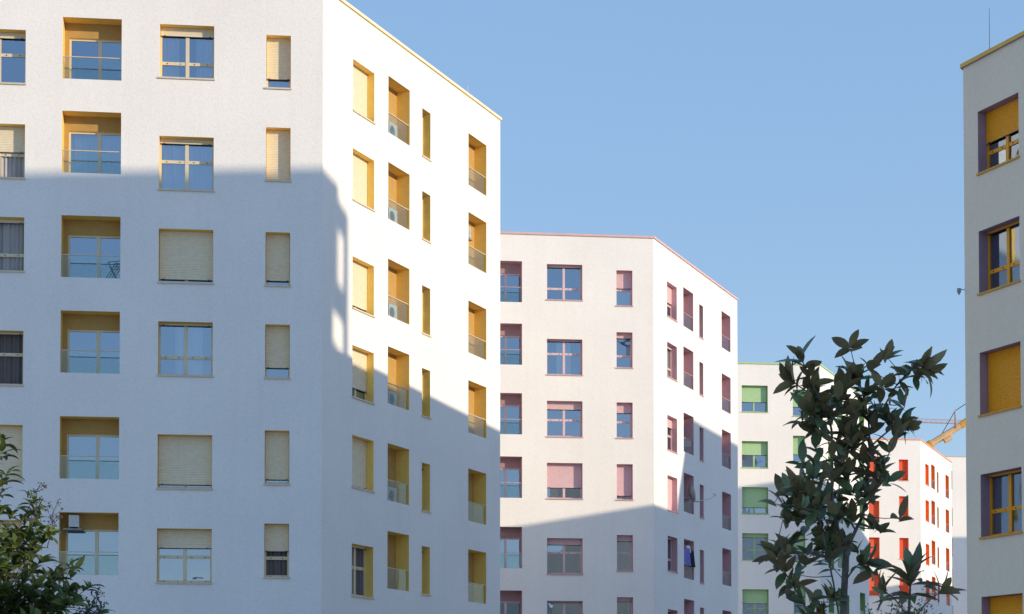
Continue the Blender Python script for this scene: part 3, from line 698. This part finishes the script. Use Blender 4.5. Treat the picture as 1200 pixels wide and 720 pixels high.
# small-leaved tree whose top shows under the magnolia
FINE = leafmat('fine_leaf', (0.13, 0.145, 0.035), (0.14, 0.15, 0.06), 0.45, 0.35)
ft = thing('small_leaved_tree', 'rounded top of a small-leaved yellowish tree below the arching magnolia', 'tree', (5.6, 26.5, 0), 0)
tb, cb = MB(), MB(); top = 3.75
limb(tb, [(0, 0, -.05), (.02, 0, 1.0), (0, .02, 2.2)], 0.07, 0.04)
for _ in range(46):
    a = random.uniform(0, 6.28); rr = random.uniform(.1, .68); e = Vector((rr * math.cos(a), rr * math.sin(a), top - 0.30 - .55 * (rr / .68) ** 2 - random.uniform(0, .5)))
    q = limb(tb, [(0, .02, 2.1), tuple(Vector((0, .02, 2.1)).lerp(e, .55) + Vector((0, 0, .12))), tuple(e)], 0.012, 0.003)
    tipd = (e - Vector((0, 0, 2.2))).normalized()
    for k in range(34):
        f = random.uniform(0.45, 1.0); p = q[min(len(q) - 1, int(f * len(q)))] + rnd_dir() * random.uniform(.02, .16) + tipd * random.uniform(0, .2)
        l = random.uniform(.035, .06); leaf(cb, p, rnd_dir() + tipd * .8, Vector((0, 0, 1)) + rnd_dir() * .6, l, l * .5, random.uniform(0, .6), .2, 3)
tb.build('trunk', BARK, ft, smooth=True); cb.build('crown', FINE, ft, smooth=True)
# leafy tree at the lower left, long drooping leaves
LT = leafmat('privet_leaf', (0.115, 0.155, 0.024), (0.13, 0.165, 0.045), 0.38, 0.4, 0.4)
lt = thing('leafy_tree', 'bushy tree with long drooping yellow-green leaves in the lower left corner', 'tree', (-6.19, 20.0, -0.425), 0)
lt.scale = (1.25, 1.25, 1.25)
tb, cb, pb = MB(), MB(), MB()
limb(tb, [(0, 0, -.05), (-.03, .02, 1.0), (.02, 0, 1.9)], 0.10, 0.07)
ends = []
def inside(x, z):                       # crown silhouette, metres from the trunk foot
    pr = [(2.2, 1.5), (2.55, 1.50), (2.85, 1.42), (3.0, 1.30), (3.2, 1.12), (3.35, 0.98), (3.5, 0.86), (3.68, 0.78), (3.8, 0.6), (4.0, 0.66), (4.2, 0.52), (4.35, 0.3)]
    if z < 2.0 or z > 4.3: return False
    for (z0, x0), (z1, x1) in zip(pr, pr[1:]):
        if z0 <= z <= z1: return -1.6 < x < x0 + (x1 - x0) * (z - z0) / (z1 - z0) - 0.16
    return x < 1.4 and x > -1.6
while len(ends) < 680:
    p = Vector((random.uniform(-1.5, 1.5), random.uniform(-1.0, 1.0), 2.05 + 2.2 * random.random() ** 0.95))
    if inside(p.x, p.z): ends.append(p)
for ex in ((0.62, -.1, 4.02), (0.86, 0, 3.62), (0.56, .1, 4.12), (1.02, -.1, 3.3), (1.34, 0, 2.86), (1.42, .1, 2.66), (1.18, 0, 3.06), (0.3, 0, 4.28), (1.25, -.2, 2.75)): ends.append(Vector(ex))
hub = Vector((0, 0, 1.9))
for e in ends:
    st = hub.lerp(e, random.uniform(.35, .6)); st.z -= 0.1
    q = limb(tb, [tuple(hub.lerp(st, .4)) if random.random() < .3 else tuple(st), tuple(st.lerp(e, .5) + Vector((0, 0, .04))), tuple(e)], 0.008, 0.0025)
    ax = (q[-1] - q[-5]).normalized()
    whorl(cb, q[-1], ax + Vector((0, 0, .5)), random.randint(5, 7), 0.165, 0.36, (10, 80), (0.5, 1.6), .04)
    for k in [k_ for k_ in range(max(0, len(q) - 9), len(q) - 1) for _ in (0, 1)]:
        d = Vector((random.gauss(0, 1), random.gauss(0, 1), random.uniform(-.1, .7))) + (q[k + 1] - q[k]).normalized() * .5
        l = random.uniform(.11, .19); leaf(cb, q[k], d, Vector((0, 0, 1)) + rnd_dir() * .3, l, l * random.uniform(.30, .40), random.uniform(.5, 1.6), random.uniform(.15, .4))
# open flower sprays standing out of the crown
for px, pz, h in ((0.84, 3.36, .34), (0.98, 3.2, .32), (1.36, 2.45, .34), (1.30, 2.40, .3)):
    pb = MB(); q = limb(pb, [(px, 0, pz), (px + .04, 0, pz + h * .5), (px + .05, 0, pz + h)], 0.005, 0.002)
    for k in range(4, len(q)):
        for _ in range(3):
            d = rnd_dir() + Vector((0, 0, .5)); d.normalize(); e = q[k] + d * random.uniform(.04, .11)
            pb.tube([q[k], e], 0.0018, 4)
            for _ in range(3):
                c = e + rnd_dir() * 0.018; r_ = random.uniform(.006, .010)
                pb.tube([c - Vector((0, 0, r_)), c, c + Vector((0, 0, r_))], [r_ * .3, r_, r_ * .3], 5)
    pb.build('flower_spray', paint('dry_flower', (0.10, 0.095, 0.12), 0.9, 0.3, 20), lt)
tb.build('trunk', BARK, lt, smooth=True); cb.build('crown', LT, lt, smooth=True)
